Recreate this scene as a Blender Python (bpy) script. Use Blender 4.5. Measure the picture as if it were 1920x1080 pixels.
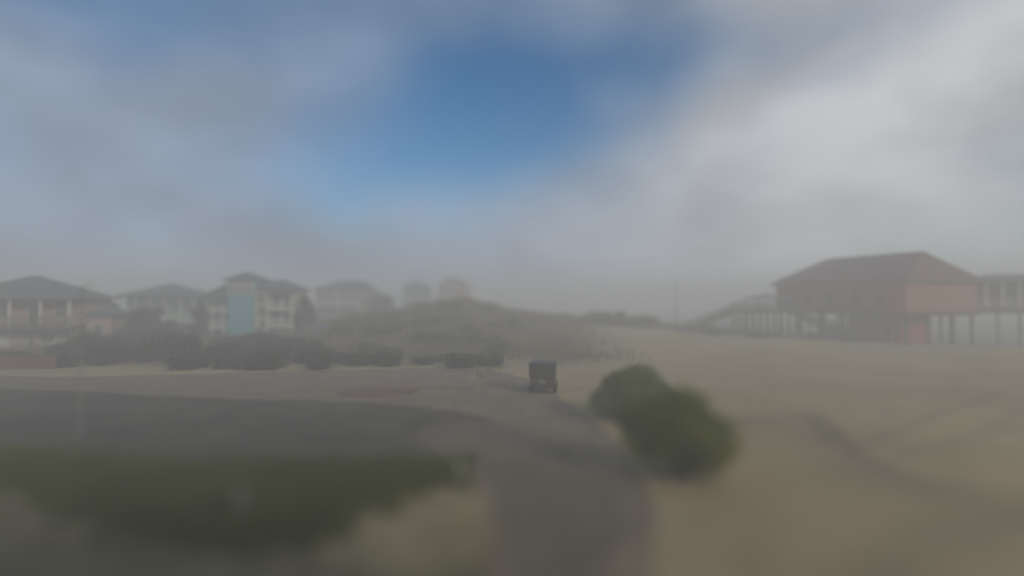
import bpy, math, random
import numpy as np
from mathutils import Vector, Matrix

S = bpy.context.scene
for o in list(bpy.data.objects): bpy.data.objects.remove(o)
COL = S.collection
R = math.radians
rng = np.random.default_rng(7)
random.seed(7)

# ------------------------------------------------------------------ camera
CAM_H = 5.5
F = 1100.0          # focal length in photo pixels (1920 wide)
HOR = 562.0         # horizon row in the photo
cd = bpy.data.cameras.new('camera'); cam = bpy.data.objects.new('camera', cd); COL.objects.link(cam)
cam.location = (0, 0, CAM_H)
cam.rotation_euler = (R(90) + math.atan((HOR - 540) / F), 0, 0)
cd.sensor_width = 36.0; cd.lens = 36.0 * F / 1920
cd.clip_start = 0.1; cd.clip_end = 6000
cd.dof.use_dof = True                      # a misted, badly focused porch camera
cd.dof.focus_distance = 43.0
cd.dof.aperture_fstop = cd.lens / 1000 / 0.98
cd.dof.aperture_blades = 0
S.camera = cam

# ------------------------------------------------------------------ world, sun, exposure
SUN_AZ, SUN_EL = 138.0, 24.0               # clockwise from +Y (view direction); behind and to the right
sd = Vector((math.sin(R(SUN_AZ)) * math.cos(R(SUN_EL)), math.cos(R(SUN_AZ)) * math.cos(R(SUN_EL)), math.sin(R(SUN_EL))))
W = bpy.data.worlds.new('World'); S.world = W; W.use_nodes = True
nt = W.node_tree; nt.nodes.clear()
def N(t, **k):
    n = nt.nodes.new(t)
    for a, b in k.items(): setattr(n, a, b)
    return n
def setin(n, i, v):
    if isinstance(v, (int, float, tuple, list)): n.inputs[i].default_value = v
    else: nt.links.new(v, n.inputs[i])
def M_(op, a, b=None, c=None):
    n = N('ShaderNodeMath', operation=op); setin(n, 0, a)
    if b is not None: setin(n, 1, b)
    if c is not None: setin(n, 2, c)
    return n.outputs[0]
def smooth(v, lo, hi, a=0.0, b=1.0):
    n = N('ShaderNodeMapRange', interpolation_type='SMOOTHSTEP')
    for i, q in enumerate((v, lo, hi, a, b)): setin(n, i, q)
    return n.outputs[0]
def mixc(f, a, b):
    n = N('ShaderNodeMix', data_type='RGBA'); setin(n, 0, f); setin(n, 6, a); setin(n, 7, b); return n.outputs[2]
tc = N('ShaderNodeTexCoord').outputs['Generated']
sky = N('ShaderNodeTexSky', sky_type='NISHITA', sun_disc=False, sun_elevation=R(SUN_EL), sun_rotation=R(SUN_AZ))
sky.altitude = 1500; sky.air_density = 1.0; sky.dust_density = 0.0; sky.ozone_density = 1.5
hs = N('ShaderNodeHueSaturation'); hs.inputs['Hue'].default_value = 0.497; hs.inputs['Saturation'].default_value = 1.40; hs.inputs['Value'].default_value = 0.88
nt.links.new(sky.outputs[0], hs.inputs['Color'])
sep = N('ShaderNodeSeparateXYZ'); nt.links.new(tc, sep.inputs[0])
def noise(scale, detail, rough=0.5, loc=(0, 0, 0), sc=(1, 1, 1)):
    mp = N('ShaderNodeMapping'); nt.links.new(tc, mp.inputs[0])
    mp.inputs['Location'].default_value = loc; mp.inputs['Scale'].default_value = sc
    n = N('ShaderNodeTexNoise'); nt.links.new(mp.outputs[0], n.inputs['Vector'])
    n.inputs['Scale'].default_value = scale; n.inputs['Detail'].default_value = detail; n.inputs['Roughness'].default_value = rough
    return n
wn = N('ShaderNodeSeparateColor'); nt.links.new(noise(3.4, 2.5).outputs['Color'], wn.inputs[0])
az = M_('ADD', M_('ARCTAN2', sep.outputs[0], sep.outputs[1]), M_('MULTIPLY', M_('SUBTRACT', wn.outputs[0], 0.5), 0.34))
el = M_('ADD', M_('ARCSINE', sep.outputs[2]), M_('MULTIPLY', M_('SUBTRACT', wn.outputs[1], 0.5), 0.20))
# one clear opening between the clouds ahead
ph = R(24); a = M_('SUBTRACT', az, R(-1.5)); b = M_('SUBTRACT', el, R(17.0))
p = M_('DIVIDE', M_('ADD', M_('MULTIPLY', a, math.cos(ph)), M_('MULTIPLY', b, math.sin(ph))), 0.44)
q = M_('DIVIDE', M_('SUBTRACT', M_('MULTIPLY', b, math.cos(ph)), M_('MULTIPLY', a, math.sin(ph))), 0.205)
rr = M_('SQRT', M_('ADD', M_('MULTIPLY', p, p), M_('MULTIPLY', q, q)))
opening = M_('MULTIPLY', smooth(rr, 0.30, 1.25, 1.0, 0.0), M_('MULTIPLY', smooth(el, R(5.5), R(13)), smooth(el, R(20), R(31), 1.0, 0.40)))
veil = smooth(noise(2.6, 3.0, 0.5, (3.1, 0.4, 1.7), (1, 1, 1.8)).outputs['Fac'], 0.30, 0.60, 0.62, 1.0)
# clouds are brighter towards the sun's side of the sky
tow = N('ShaderNodeVectorMath', operation='DOT_PRODUCT'); nt.links.new(tc, tow.inputs[0])
tow.inputs[1].default_value = (0.95, -0.10, 0.20)
lit = smooth(tow.outputs['Value'], -0.25, 0.55)
thin = M_('SUBTRACT', 1.0, M_('MULTIPLY', smooth(el, R(14), R(30), 0.0, 0.55), M_('SUBTRACT', 1.0, lit)))   # the veil thins overhead, away from the sun's side
cover = M_('MULTIPLY', M_('MULTIPLY', veil, thin), M_('SUBTRACT', 1.0, M_('MULTIPLY', opening, 0.97)))
cl = mixc(lit, (2.7, 3.45, 4.65, 1), (5.4, 5.5, 5.6, 1))
tone = smooth(noise(4.2, 3.0, 0.5, (0.2, 5.0, 2.0), (1, 1, 1.6)).outputs['Fac'], 0.3, 0.7, 0.84, 1.18)
cm = N('ShaderNodeVectorMath', operation='SCALE'); nt.links.new(cl, cm.inputs[0]); nt.links.new(tone, cm.inputs['Scale'])
skyc = mixc(cover, hs.outputs[0], cm.outputs[0])
bg = N('ShaderNodeBackground'); nt.links.new(skyc, bg.inputs[0]); bg.inputs[1].default_value = 0.10
wo = N('ShaderNodeOutputWorld'); nt.links.new(bg.outputs[0], wo.inputs[0])

ld = bpy.data.lights.new('sun', 'SUN'); ld.energy = 1.7; ld.angle = R(10); ld.color = (1.0, 0.87, 0.66)
sun = bpy.data.objects.new('sun', ld); COL.objects.link(sun)
sun.rotation_euler = (-sd).to_track_quat('-Z', 'Y').to_euler(); sun.location = (40, -30, 60)

S.view_settings.view_transform = 'Standard'; S.view_settings.look = 'None'
S.view_settings.gamma = 1.0; S.view_settings.use_curve_mapping = False
S.view_settings.exposure = 0.0
S.render.engine = 'CYCLES'
S.cycles.use_denoising = True
S.cycles.max_bounces = 8; S.cycles.volume_bounces = 5; S.cycles.transparent_max_bounces = 8

# ------------------------------------------------------------------ materials
MATS = {}
def mat(name, col, col2=None, scale=4.0, rough=0.8, bump=0.0, bscale=None, stretch=(1, 1, 1), detail=6, lo=0.35, hi=0.65,
        spec=0.3, metal=0.0, third=None):
    m = bpy.data.materials.new(name); m.use_nodes = True; t = m.node_tree
    bs = t.nodes['Principled BSDF']
    bs.inputs['Roughness'].default_value = rough; bs.inputs['Specular IOR Level'].default_value = spec; bs.inputs['Metallic'].default_value = metal
    bs.inputs['Base Color'].default_value = (*col, 1)
    tcn = t.nodes.new('ShaderNodeTexCoord'); mp = t.nodes.new('ShaderNodeMapping'); t.links.new(tcn.outputs['Object'], mp.inputs[0])
    mp.inputs['Scale'].default_value = stretch
    def nz(s, d=detail):
        n = t.nodes.new('ShaderNodeTexNoise'); t.links.new(mp.outputs[0], n.inputs['Vector'])
        n.inputs['Scale'].default_value = s; n.inputs['Detail'].default_value = d; n.inputs['Roughness'].default_value = 0.6; return n
    out = None
    if col2:
        n = nz(scale); r = t.nodes.new('ShaderNodeMapRange'); t.links.new(n.outputs['Fac'], r.inputs[0])
        r.inputs[1].default_value = lo; r.inputs[2].default_value = hi
        mx = t.nodes.new('ShaderNodeMix'); mx.data_type = 'RGBA'; t.links.new(r.outputs[0], mx.inputs[0])
        mx.inputs[6].default_value = (*col, 1); mx.inputs[7].default_value = (*col2, 1); out = mx.outputs[2]
        if third:
            n = nz(third[1]); r = t.nodes.new('ShaderNodeMapRange'); t.links.new(n.outputs['Fac'], r.inputs[0])
            r.inputs[1].default_value = third[2]; r.inputs[2].default_value = third[3]
            m2 = t.nodes.new('ShaderNodeMix'); m2.data_type = 'RGBA'; t.links.new(r.outputs[0], m2.inputs[0])
            t.links.new(out, m2.inputs[6]); m2.inputs[7].default_value = (*third[0], 1); out = m2.outputs[2]
        t.links.new(out, bs.inputs['Base Color'])
    if bump:
        n = nz(bscale or scale * 4); bp = t.nodes.new('ShaderNodeBump'); t.links.new(n.outputs['Fac'], bp.inputs['Height'])
        bp.inputs['Strength'].default_value = bump; bp.inputs['Distance'].default_value = 0.05; t.links.new(bp.outputs[0], bs.inputs['Normal'])
    m['out'] = name; MATS[name] = m
    return m

mat('asphalt', (0.066, 0.057, 0.042), (0.105, 0.088, 0.063), 0.35, 0.9, 0.4, 30, third=((0.20, 0.165, 0.115), 0.22, 0.52, 0.80))
mat('dusty_asphalt', (0.122, 0.100, 0.068), (0.165, 0.134, 0.088), 0.35, 0.95, 0.4, 30, third=((0.20, 0.165, 0.115), 0.3, 0.40, 0.75))
mat('gravel', (0.195, 0.153, 0.102), (0.260, 0.206, 0.136), 0.45, 0.95, 0.5, 18, third=((0.12, 0.105, 0.095), 1.6, 0.5, 0.7))
mat('clay', (0.20, 0.105, 0.065), (0.15, 0.10, 0.075), 1.2, 0.95, 0.4, 14)
mat('lawn', (0.060, 0.068, 0.006), (0.100, 0.100, 0.014), 0.9, 0.95, 0.5, 16)
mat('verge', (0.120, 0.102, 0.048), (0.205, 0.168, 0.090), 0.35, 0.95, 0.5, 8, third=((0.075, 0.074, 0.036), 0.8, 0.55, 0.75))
mat('sand_weedy', (0.320, 0.256, 0.140), (0.220, 0.178, 0.088), 0.5, 0.95, 0.5, 8, third=((0.085, 0.082, 0.034), 1.1, 0.52, 0.72))
mat('grass_blade', (0.066, 0.084, 0.002), (0.116, 0.120, 0.005), 0.5, 0.8)
mat('dune_grass', (0.135, 0.112, 0.034), (0.190, 0.152, 0.055), 0.25, 0.85)
mat('leaf_near', (0.092, 0.124, 0.004), (0.150, 0.160, 0.010), 1.6, 0.6)
mat('leaf_dark', (0.024, 0.040, 0.010), (0.046, 0.064, 0.016), 0.8, 0.65)
mat('leaf_scrub', (0.088, 0.078, 0.010), (0.130, 0.106, 0.018), 0.5, 0.8)
mat('leaf_blue', (0.036, 0.052, 0.050), (0.060, 0.075, 0.066), 0.8, 0.7)
mat('bark', (0.07, 0.055, 0.042), (0.11, 0.09, 0.07), 6, 0.9, 0.5, 20, (1, 1, 0.2))
mat('wood_grey', (0.15, 0.14, 0.128), (0.095, 0.088, 0.08), 3, 0.85, 0.4, 20, (1, 1, 0.3))
mat('wood_pale', (0.26, 0.25, 0.235), (0.21, 0.20, 0.19), 3, 0.85, 0.4, 20, (1, 1, 0.3))
mat('wood_dark', (0.060, 0.052, 0.047), (0.040, 0.036, 0.033), 3, 0.85, 0.4, 20, (1, 1, 0.3))
mat('pile', (0.085, 0.074, 0.064), (0.055, 0.05, 0.045), 3, 0.85, 0.4, 14, (1, 1, 0.3))
mat('red_wall', (0.33, 0.068, 0.034), (0.28, 0.060, 0.032), 0.8, 0.75, 0.25, 5, (0.2, 0.2, 9))
mat('red_wall_sunlit', (0.30, 0.110, 0.056), (0.26, 0.095, 0.05), 0.8, 0.75, 0.25, 5, (0.2, 0.2, 9))  # same red wall, sunlight on the end side put into the colour
mat('roof_slate', (0.055, 0.058, 0.066), (0.080, 0.082, 0.09), 1.5, 0.8, 0.4, 8, (1, 1, 3))
mat('roof_brown', (0.125, 0.058, 0.050), (0.095, 0.048, 0.044), 1.5, 0.8, 0.4, 8, (1, 1, 3))
mat('roof_grey', (0.120, 0.130, 0.142), (0.095, 0.105, 0.115), 1.5, 0.8, 0.4, 8, (1, 1, 3))
mat('roof_green', (0.090, 0.130, 0.122), (0.075, 0.110, 0.105), 1.5, 0.8, 0.3, 8, (1, 1, 3))
mat('teal_wall', (0.08, 0.30, 0.37), (0.11, 0.33, 0.39), 0.7, 0.7, 0.25, 5, (0.2, 0.2, 9))
mat('teal_pale', (0.16, 0.36, 0.39), (0.20, 0.39, 0.41), 0.7, 0.7, 0.25, 5, (0.2, 0.2, 9))
mat('cream_wall', (0.42, 0.38, 0.31), (0.36, 0.33, 0.28), 0.7, 0.75, 0.25, 5, (0.2, 0.2, 9))
mat('green_wall', (0.22, 0.40, 0.30), (0.18, 0.35, 0.27), 0.7, 0.75, 0.25, 5, (0.2, 0.2, 9))
mat('pink_wall', (0.36, 0.255, 0.20), (0.31, 0.22, 0.175), 0.7, 0.75, 0.25, 5, (0.2, 0.2, 9))
mat('rose_wall', (0.38, 0.27, 0.24), (0.33, 0.24, 0.22), 0.7, 0.75, 0.25, 5, (0.2, 0.2, 9))
mat('blue_wall', (0.115, 0.145, 0.19), (0.095, 0.125, 0.165), 0.7, 0.75, 0.25, 5, (0.2, 0.2, 9))
mat('taupe_wall', (0.27, 0.235, 0.22), (0.23, 0.205, 0.195), 0.7, 0.75, 0.25, 5, (0.2, 0.2, 9))
mat('white_trim', (0.62, 0.62, 0.60), (0.52, 0.52, 0.50), 2, 0.6)
mat('pale_blue', (0.20, 0.29, 0.35), (0.17, 0.25, 0.31), 1, 0.7)
mat('glass', (0.020, 0.024, 0.028), None, rough=0.08, spec=0.5)
mat('rust_board', (0.16, 0.092, 0.066), (0.135, 0.08, 0.06), 2, 0.85, 0.3, 12)
mat('black_paint', (0.055, 0.050, 0.045), (0.066, 0.060, 0.054), 3, 0.5)
mat('rubber', (0.018, 0.018, 0.018), None, rough=0.9)
mat('seat_vinyl', (0.19, 0.18, 0.16), (0.16, 0.15, 0.14), 3, 0.6)
mat('steel', (0.12, 0.123, 0.122), (0.10, 0.103, 0.103), 4, 0.5, metal=0.3)
mat('pale_plastic', (0.15, 0.138, 0.105), (0.12, 0.11, 0.088), 5, 0.7)
mat('concrete', (0.30, 0.29, 0.27), (0.24, 0.23, 0.215), 1.5, 0.9, 0.3, 10)
mat('foam', (0.40, 0.41, 0.41), (0.30, 0.31, 0.31), 1.0, 0.9)

# sand: pale/darker mix; one attribute darkens the churned vehicle tracks and the wet shore (relief is real geometry)
def sand_material():
    m = mat('sand', (0.385, 0.308, 0.172), (0.300, 0.236, 0.126), 0.13, 0.95, 0.5, 5, third=((0.20, 0.160, 0.112), 0.55, 0.58, 0.85))
    t = m.node_tree; bs = t.nodes['Principled BSDF']; src = bs.inputs['Base Color'].links[0].from_socket
    at = t.nodes.new('ShaderNodeAttribute'); at.attribute_name = 'dark_sand'
    mx = t.nodes.new('ShaderNodeMix'); mx.data_type = 'RGBA'; t.links.new(at.outputs['Fac'], mx.inputs[0]); t.links.new(src, mx.inputs[6])
    mx.inputs[7].default_value = (0.225, 0.178, 0.108, 1)
    sc = t.nodes.new('ShaderNodeAttribute'); sc.attribute_name = 'scrub'
    m2 = t.nodes.new('ShaderNodeMix'); m2.data_type = 'RGBA'; t.links.new(sc.outputs['Fac'], m2.inputs[0]); t.links.new(mx.outputs[2], m2.inputs[6])
    m2.inputs[7].default_value = (0.100, 0.086, 0.042, 1)
    t.links.new(m2.outputs[2], bs.inputs['Base Color'])
sand_material()
def sea_material():
    m = mat('sea', (0.085, 0.105, 0.100), (0.12, 0.135, 0.125), 0.02, 0.45, 0.0, spec=0.3)
    t = m.node_tree; bs = t.nodes['Principled BSDF']
    n = t.nodes.new('ShaderNodeTexNoise'); tcn = t.nodes.new('ShaderNodeTexCoord'); t.links.new(tcn.outputs['Object'], n.inputs['Vector'])
    n.inputs['Scale'].default_value = 0.5; n.inputs['Detail'].default_value = 6
    bp = t.nodes.new('ShaderNodeBump'); t.links.new(n.outputs['Fac'], bp.inputs['Height']); bp.inputs['Strength'].default_value = 0.8; bp.inputs['Distance'].default_value = 0.6
    t.links.new(bp.outputs[0], bs.inputs['Normal'])
sea_material()

# ------------------------------------------------------------------ mesh helpers
def tag(o, label=None, cat=None, group=None, kind=None):
    if label: o['label'] = label
    if cat: o['category'] = cat
    if group: o['group'] = group
    if kind: o['kind'] = kind
    return o
def link(name, me, parent=None, loc=None, rz=0.0):
    o = bpy.data.objects.new(name, me); COL.objects.link(o)
    if parent: o.parent = parent
    if loc is not None: o.location = loc
    if rz: o.rotation_euler = (0, 0, rz)
    return o
def empty(name, loc, rz=0.0):
    o = bpy.data.objects.new(name, None); COL.objects.link(o); o.location = loc; o.rotation_euler = (0, 0, rz); o.empty_display_size = 0.3
    return o
class MB:
    def __init__(s): s.v = []; s.f = []
    def add(s, vs, fs):
        n = len(s.v); s.v += [tuple(x) for x in vs]; s.f += [tuple(i + n for i in f) for f in fs]; return s
    def box(s, x0, x1, y0, y1, z0, z1):
        return s.add([(x0,y0,z0),(x1,y0,z0),(x1,y1,z0),(x0,y1,z0),(x0,y0,z1),(x1,y0,z1),(x1,y1,z1),(x0,y1,z1)],
                     [(0,3,2,1),(4,5,6,7),(0,1,5,4),(1,2,6,5),(2,3,7,6),(3,0,4,7)])
    def tube(s, a, b, r0, r1=None, n=8):
        r1 = r0 if r1 is None else r1; a = Vector(a); b = Vector(b); d = (b - a).normalized()
        u = d.orthogonal().normalized(); w = d.cross(u); vs = []
        for c, r in ((a, r0), (b, r1)):
            for i in range(n):
                t = 2 * math.pi * i / n; vs.append(c + u * math.cos(t) * r + w * math.sin(t) * r)
        return s.add(vs, [(i, (i + 1) % n, n + (i + 1) % n, n + i) for i in range(n)] + [tuple(range(n))[::-1], tuple(range(n, 2 * n))])
    def bar(s, a, b, w, h):      # rectangular bar from a to b
        a = Vector(a); b = Vector(b); d = (b - a).normalized()
        u = d.cross(Vector((0, 0, 1)));  u = u.normalized() if u.length > 1e-4 else Vector((1, 0, 0))
        k = u.cross(d).normalized(); vs = []
        for c in (a, b):
            for p_, q_ in ((-1,-1),(1,-1),(1,1),(-1,1)): vs.append(c + u * p_ * w / 2 + k * q_ * h / 2)
        return s.add(vs, [(0,1,2,3),(7,6,5,4),(0,4,5,1),(1,5,6,2),(2,6,7,3),(3,7,4,0)])
    def lathe(s, prof, n=14, c=(0, 0, 0)):
        vs = []; fs = []
        for r, z in prof:
            for i in range(n):
                t = 2 * math.pi * i / n; vs.append((c[0] + r * math.cos(t), c[1] + r * math.sin(t), c[2] + z))
        for j in range(len(prof) - 1):
            for i in range(n): fs.append((j*n+i, j*n+(i+1)%n, (j+1)*n+(i+1)%n, (j+1)*n+i))
        fs += [tuple(range(n))[::-1], tuple(range((len(prof)-1)*n, len(prof)*n))]
        return s.add(vs, fs)
    def mesh(s, name, m, smooth=False):
        me = bpy.data.meshes.new(name); me.from_pydata(s.v, [], s.f); me.materials.append(MATS[m])
        if smooth: me.polygons.foreach_set('use_smooth', [True] * len(me.polygons))
        me.update(); return me
    def build(s, name, m, parent=None, loc=None, rz=0.0, smooth=False):
        return link(name, s.mesh(name, m, smooth), parent, loc, rz)
def box(name, m, parent, *a): return MB().box(*a).build(name, m, parent)
def bevel(o, w, n=2):
    md = o.modifiers.new('bevel', 'BEVEL'); md.width = w; md.segments = n; md.limit_method = 'ANGLE'; return o

# ------------------------------------------------------------------ terrain
def gnd(px, py): return ((px - 960) * CAM_H / (py - HOR), F * CAM_H / (py - HOR))   # a place on level ground, read off the photograph when surveying it
SH = np.array([62.0, 74.0]); SHD = np.array([-0.57, 0.82]) / np.hypot(0.57, 0.82); SHN = np.array([SHD[1], -SHD[0]])   # shoreline, seaward normal
def vnoise(x, y, s, seed=0):
    x = np.asarray(x, float) / s + seed * 17.3; y = np.asarray(y, float) / s + seed * 9.1
    xi = np.floor(x); yi = np.floor(y); fx = x - xi; fy = y - yi; fx = fx*fx*(3-2*fx); fy = fy*fy*(3-2*fy)
    h = lambda a, b: np.modf(np.abs(np.sin(a * 127.1 + b * 311.7) * 43758.5453))[0]
    return (h(xi,yi)*(1-fx)+h(xi+1,yi)*fx)*(1-fy) + (h(xi,yi+1)*(1-fx)+h(xi+1,yi+1)*fx)*fy - 0.5
def sstep(v, a, b):
    t = np.clip((v - a) / (b - a), 0, 1); return t * t * (3 - 2 * t)
TRACKS = [([(1400, 790), (1500, 780), (1560, 840), (1640, 890), (1760, 930), (1960, 980)], 1.0, 1.0),
          ([(1560, 850), (1680, 800), (1760, 770), (1900, 720)], 0.8, 0.45),
          ([(1600, 870), (1760, 830), (1860, 790), (1960, 740)], 0.7, 0.4),
          ([(1620, 1090), (1760, 1000), (1850, 960), (1990, 950)], 0.9, 0.85),
          ([(1300, 990), (1350, 945), (1420, 980), (1400, 1060)], 0.7, 0.55),
          ([(1180, 1000), (1300, 1040), (1480, 1060), (1700, 1090)], 0.6, 0.4)]
TR = [(np.array([gnd(*q) for q in pts]), w, s) for pts, w, s in TRACKS]
def seg_dist(x, y, pl):
    d = np.full(np.shape(x), 1e9)
    for (ax, ay), (bx, by) in zip(pl[:-1], pl[1:]):
        vx, vy = bx - ax, by - ay; t = np.clip(((x - ax) * vx + (y - ay) * vy) / (vx * vx + vy * vy), 0, 1)
        d = np.minimum(d, np.hypot(x - ax - t * vx, y - ay - t * vy))
    return d
CRX = [-70, -40, -30, -22, -14, -7, -2, 4, 12, 24, 36, 60]
CRZ = [0.3, 1.0, 1.8, 3.0, 4.3, 5.2, 4.0, 3.0, 2.0, 1.1, 0.4, 0.0]
def zt(x, y):
    x = np.asarray(x, float); y = np.asarray(y, float)
    crest = np.interp(x, CRX, CRZ)
    ridge = np.where(y < 95, sstep(y, 50, 95), 1 - 0.55 * sstep(y, 98, 135))
    z = crest * ridge + vnoise(x, y, 7, 1) * 0.7 * sstep(y, 55, 80) * np.clip(crest, 0, 1.5) * 0.6
    s = (x - SH[0]) * SHN[0] + (y - SH[1]) * SHN[1]
    right = sstep(x, 8.5, 16) * sstep(y, 3, 9)
    z = z + right * (vnoise(x, y, 6, 2) * 0.34 + vnoise(x, y, 2.6, 3) * 0.12) * (1 - sstep(y, 60, 75))
    for pl, w, k in TR:
        d = seg_dist(x, y, pl); z = z + right * k * (-0.14 * np.exp(-(d / (0.45 * w)) ** 2) + 0.11 * np.exp(-((d - 0.95 * w) / (0.35 * w)) ** 2))
    z = z - 3.2 * sstep(s, -12, 45) * 1.0
    return z
def axis(lo, hi, dlo, dhi, step, grow=1.18):
    a = list(np.arange(dlo, dhi + 1e-6, step)); st = step
    while a[-1] < hi: st *= grow; a.append(a[-1] + st)
    st = step
    while a[0] > lo: st *= grow; a.insert(0, a[0] - st)
    return np.array(a)
xs = axis(-1500, 1500, -26, 46, 0.4); ys = axis(-300, 1500, 6, 60, 0.4)
GX, GY = np.meshgrid(xs, ys); GZ = zt(GX, GY)
def grid_mesh(name, X, Y, Z, m):
    ny, nx = X.shape; v = np.stack([X.ravel(), Y.ravel(), Z.ravel()], 1)
    i = np.arange(ny * nx).reshape(ny, nx); f = np.stack([i[:-1,:-1], i[:-1,1:], i[1:,1:], i[1:,:-1]], -1).reshape(-1, 4)
    me = bpy.data.meshes.new(name); me.vertices.add(len(v)); me.vertices.foreach_set('co', v.ravel())
    me.loops.add(f.size); me.loops.foreach_set('vertex_index', f.ravel().astype(np.int32))
    me.polygons.add(len(f)); me.polygons.foreach_set('loop_start', np.arange(0, f.size, 4, dtype=np.int32))
    me.polygons.foreach_set('use_smooth', np.ones(len(f), bool)); me.update(calc_edges=True); me.validate(); me.materials.append(MATS[m]); return me
me = grid_mesh('ground', GX, GY, GZ, 'sand')
dark_sand = np.zeros(GX.shape)
for pl, w, k in TR:
    d = seg_dist(GX, GY, pl); dark_sand = np.maximum(dark_sand, k * np.exp(-(d / (1.15 * w)) ** 2) * (0.75 + 0.5 * vnoise(GX, GY, 1.7, 5)))
sh_s = (GX - SH[0]) * SHN[0] + (GY - SH[1]) * SHN[1]
dark_sand = np.maximum(dark_sand, 0.6 * sstep(sh_s, -8, 0))
scrub = sstep(GY, 46, 56) * (1 - sstep(GX, 4, 16)) + sstep(GY, 84, 96) * (1 - sstep(sh_s, -16, -8))
scrub = np.clip(scrub * (0.85 + 0.8 * vnoise(GX, GY, 3.5, 8)), 0, 1)
for nm, arr in (('dark_sand', dark_sand), ('scrub', scrub)):
    at = me.attributes.new(nm, 'FLOAT', 'POINT'); at.data.foreach_set('value', np.clip(arr, 0, 1).ravel().astype(np.float32))
tag(link('ground', me), kind='structure')
# sea
sx = axis(-1500, 1500, 0, 160, 2.0, 1.25); sy = axis(20, 1500, 60, 200, 2.0, 1.25); AX, AY = np.meshgrid(sx, sy)
tag(link('sea', grid_mesh('sea', AX, AY, np.full(AX.shape, -1.15) + vnoise(AX, AY, 9, 4) * 0.18, 'sea')), kind='structure')

# flat sheets on the level part of the ground
def spline(pts, n=8, closed=True):
    out = []; L = len(pts)
    for i in range(L if closed else L - 1):
        g = (lambda j: pts[j % L]) if closed else (lambda j: pts[min(max(j, 0), L - 1)])
        p0, p1, p2, p3 = (np.array(g(i + k)) for k in (-1, 0, 1, 2))
        for k in range(n):
            t = k / n; out.append(0.5*((2*p1)+(-p0+p2)*t+(2*p0-5*p1+4*p2-p3)*t*t+(-p0+3*p1-3*p2+p3)*t**3))
    return np.array(out)
def sheet(name, pts, z, m, th=0.05, wob=0.12, seed=0):
    P = spline([gnd(*q) for q in pts]); r = np.random.default_rng(seed); P = P + r.normal(0, wob, P.shape) * np.minimum(1, P[:, 1:2] / 25)
    n = len(P); v = [(x, y, z) for x, y in P] + [(x, y, z - th) for x, y in P]
    mb = MB(); mb.add(v, [tuple(range(n))] + [(i, n + i, n + (i + 1) % n, (i + 1) % n) for i in range(n)])
    return tag(mb.build(name, m), kind='structure')
sheet('gravel_apron', [(-200, 712), (150, 706), (420, 700), (640, 694), (850, 690), (960, 702), (1050, 745), (1130, 800), (1190, 870), (1225, 950), (1225, 1050), (1180, 1250), (900, 1250),
                       (925, 1000), (880, 900), (700, 880), (300, 880), (-200, 880)], 0.012, 'gravel', seed=1)
sheet('road', [(-250, 728), (100, 732), (350, 745), (600, 752), (800, 764), (930, 790), (1010, 825), (1040, 870), (1000, 905), (940, 890), (890, 870), (700, 862), (450, 866), (200, 866), (-50, 858), (-250, 850)], 0.024, 'asphalt', seed=2)
sheet('lane', [(800, 800), (900, 790), (960, 800), (1040, 832), (1110, 880), (1155, 935), (1165, 1000), (1135, 1060), (1090, 1140), (1030, 1140), (965, 1060), (942, 970), (925, 905), (880, 866), (830, 852), (790, 830)], 0.030, 'dusty_asphalt', wob=0.05, seed=12)
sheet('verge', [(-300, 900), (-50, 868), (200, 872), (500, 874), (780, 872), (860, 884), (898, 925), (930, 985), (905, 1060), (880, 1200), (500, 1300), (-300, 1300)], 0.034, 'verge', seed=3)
sheet('clay_patch', [(640, 742), (660, 730), (720, 727), (790, 727), (775, 735), (745, 744), (690, 745)], 0.036, 'clay', wob=0.2, seed=4)
sheet('sand_patch', [(640, 985), (700, 950), (790, 925), (870, 912), (905, 930), (922, 985), (905, 1040), (840, 1075), (700, 1085), (600, 1050)], 0.044, 'sand_weedy', wob=0.15, seed=13)
LAWN = [(-200, 840), (60, 850), (300, 872), (560, 872), (760, 870), (868, 882), (872, 905), (760, 922), (680, 945), (610, 985), (520, 1015), (390, 1020), (270, 1000), (160, 950), (40, 915), (-200, 900)]
sheet('lawn', LAWN, 0.056, 'lawn', seed=6)

# ------------------------------------------------------------------ haze (misty air) — a closed box round everything
def in_poly(x, y, P):
    c = np.zeros(np.shape(x), bool)
    for (x0, y0), (x1, y1) in zip(P, np.roll(P, -1, 0)):
        c ^= ((y0 > y) != (y1 > y)) & (x < (x1 - x0) * (y - y0) / (y1 - y0 + 1e-12) + x0)
    return c
hz = bpy.data.materials.new('haze'); hz.use_nodes = True; t = hz.node_tree; t.nodes.clear()
pv = t.nodes.new('ShaderNodeVolumePrincipled'); pv.inputs['Color'].default_value = (0.965, 0.965, 0.965, 1)
pv.inputs['Density'].default_value = 0.0110; pv.inputs['Anisotropy'].default_value = 0.0
ho = t.nodes.new('ShaderNodeOutputMaterial'); t.links.new(pv.outputs[0], ho.inputs['Volume']); MATS['haze'] = hz
tag(MB().box(-1750, 1750, -520, 1750, -5.5, 12.4).build('haze', 'haze'), 'thin pale sea mist hanging over the whole place', 'mist', kind='stuff')

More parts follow.
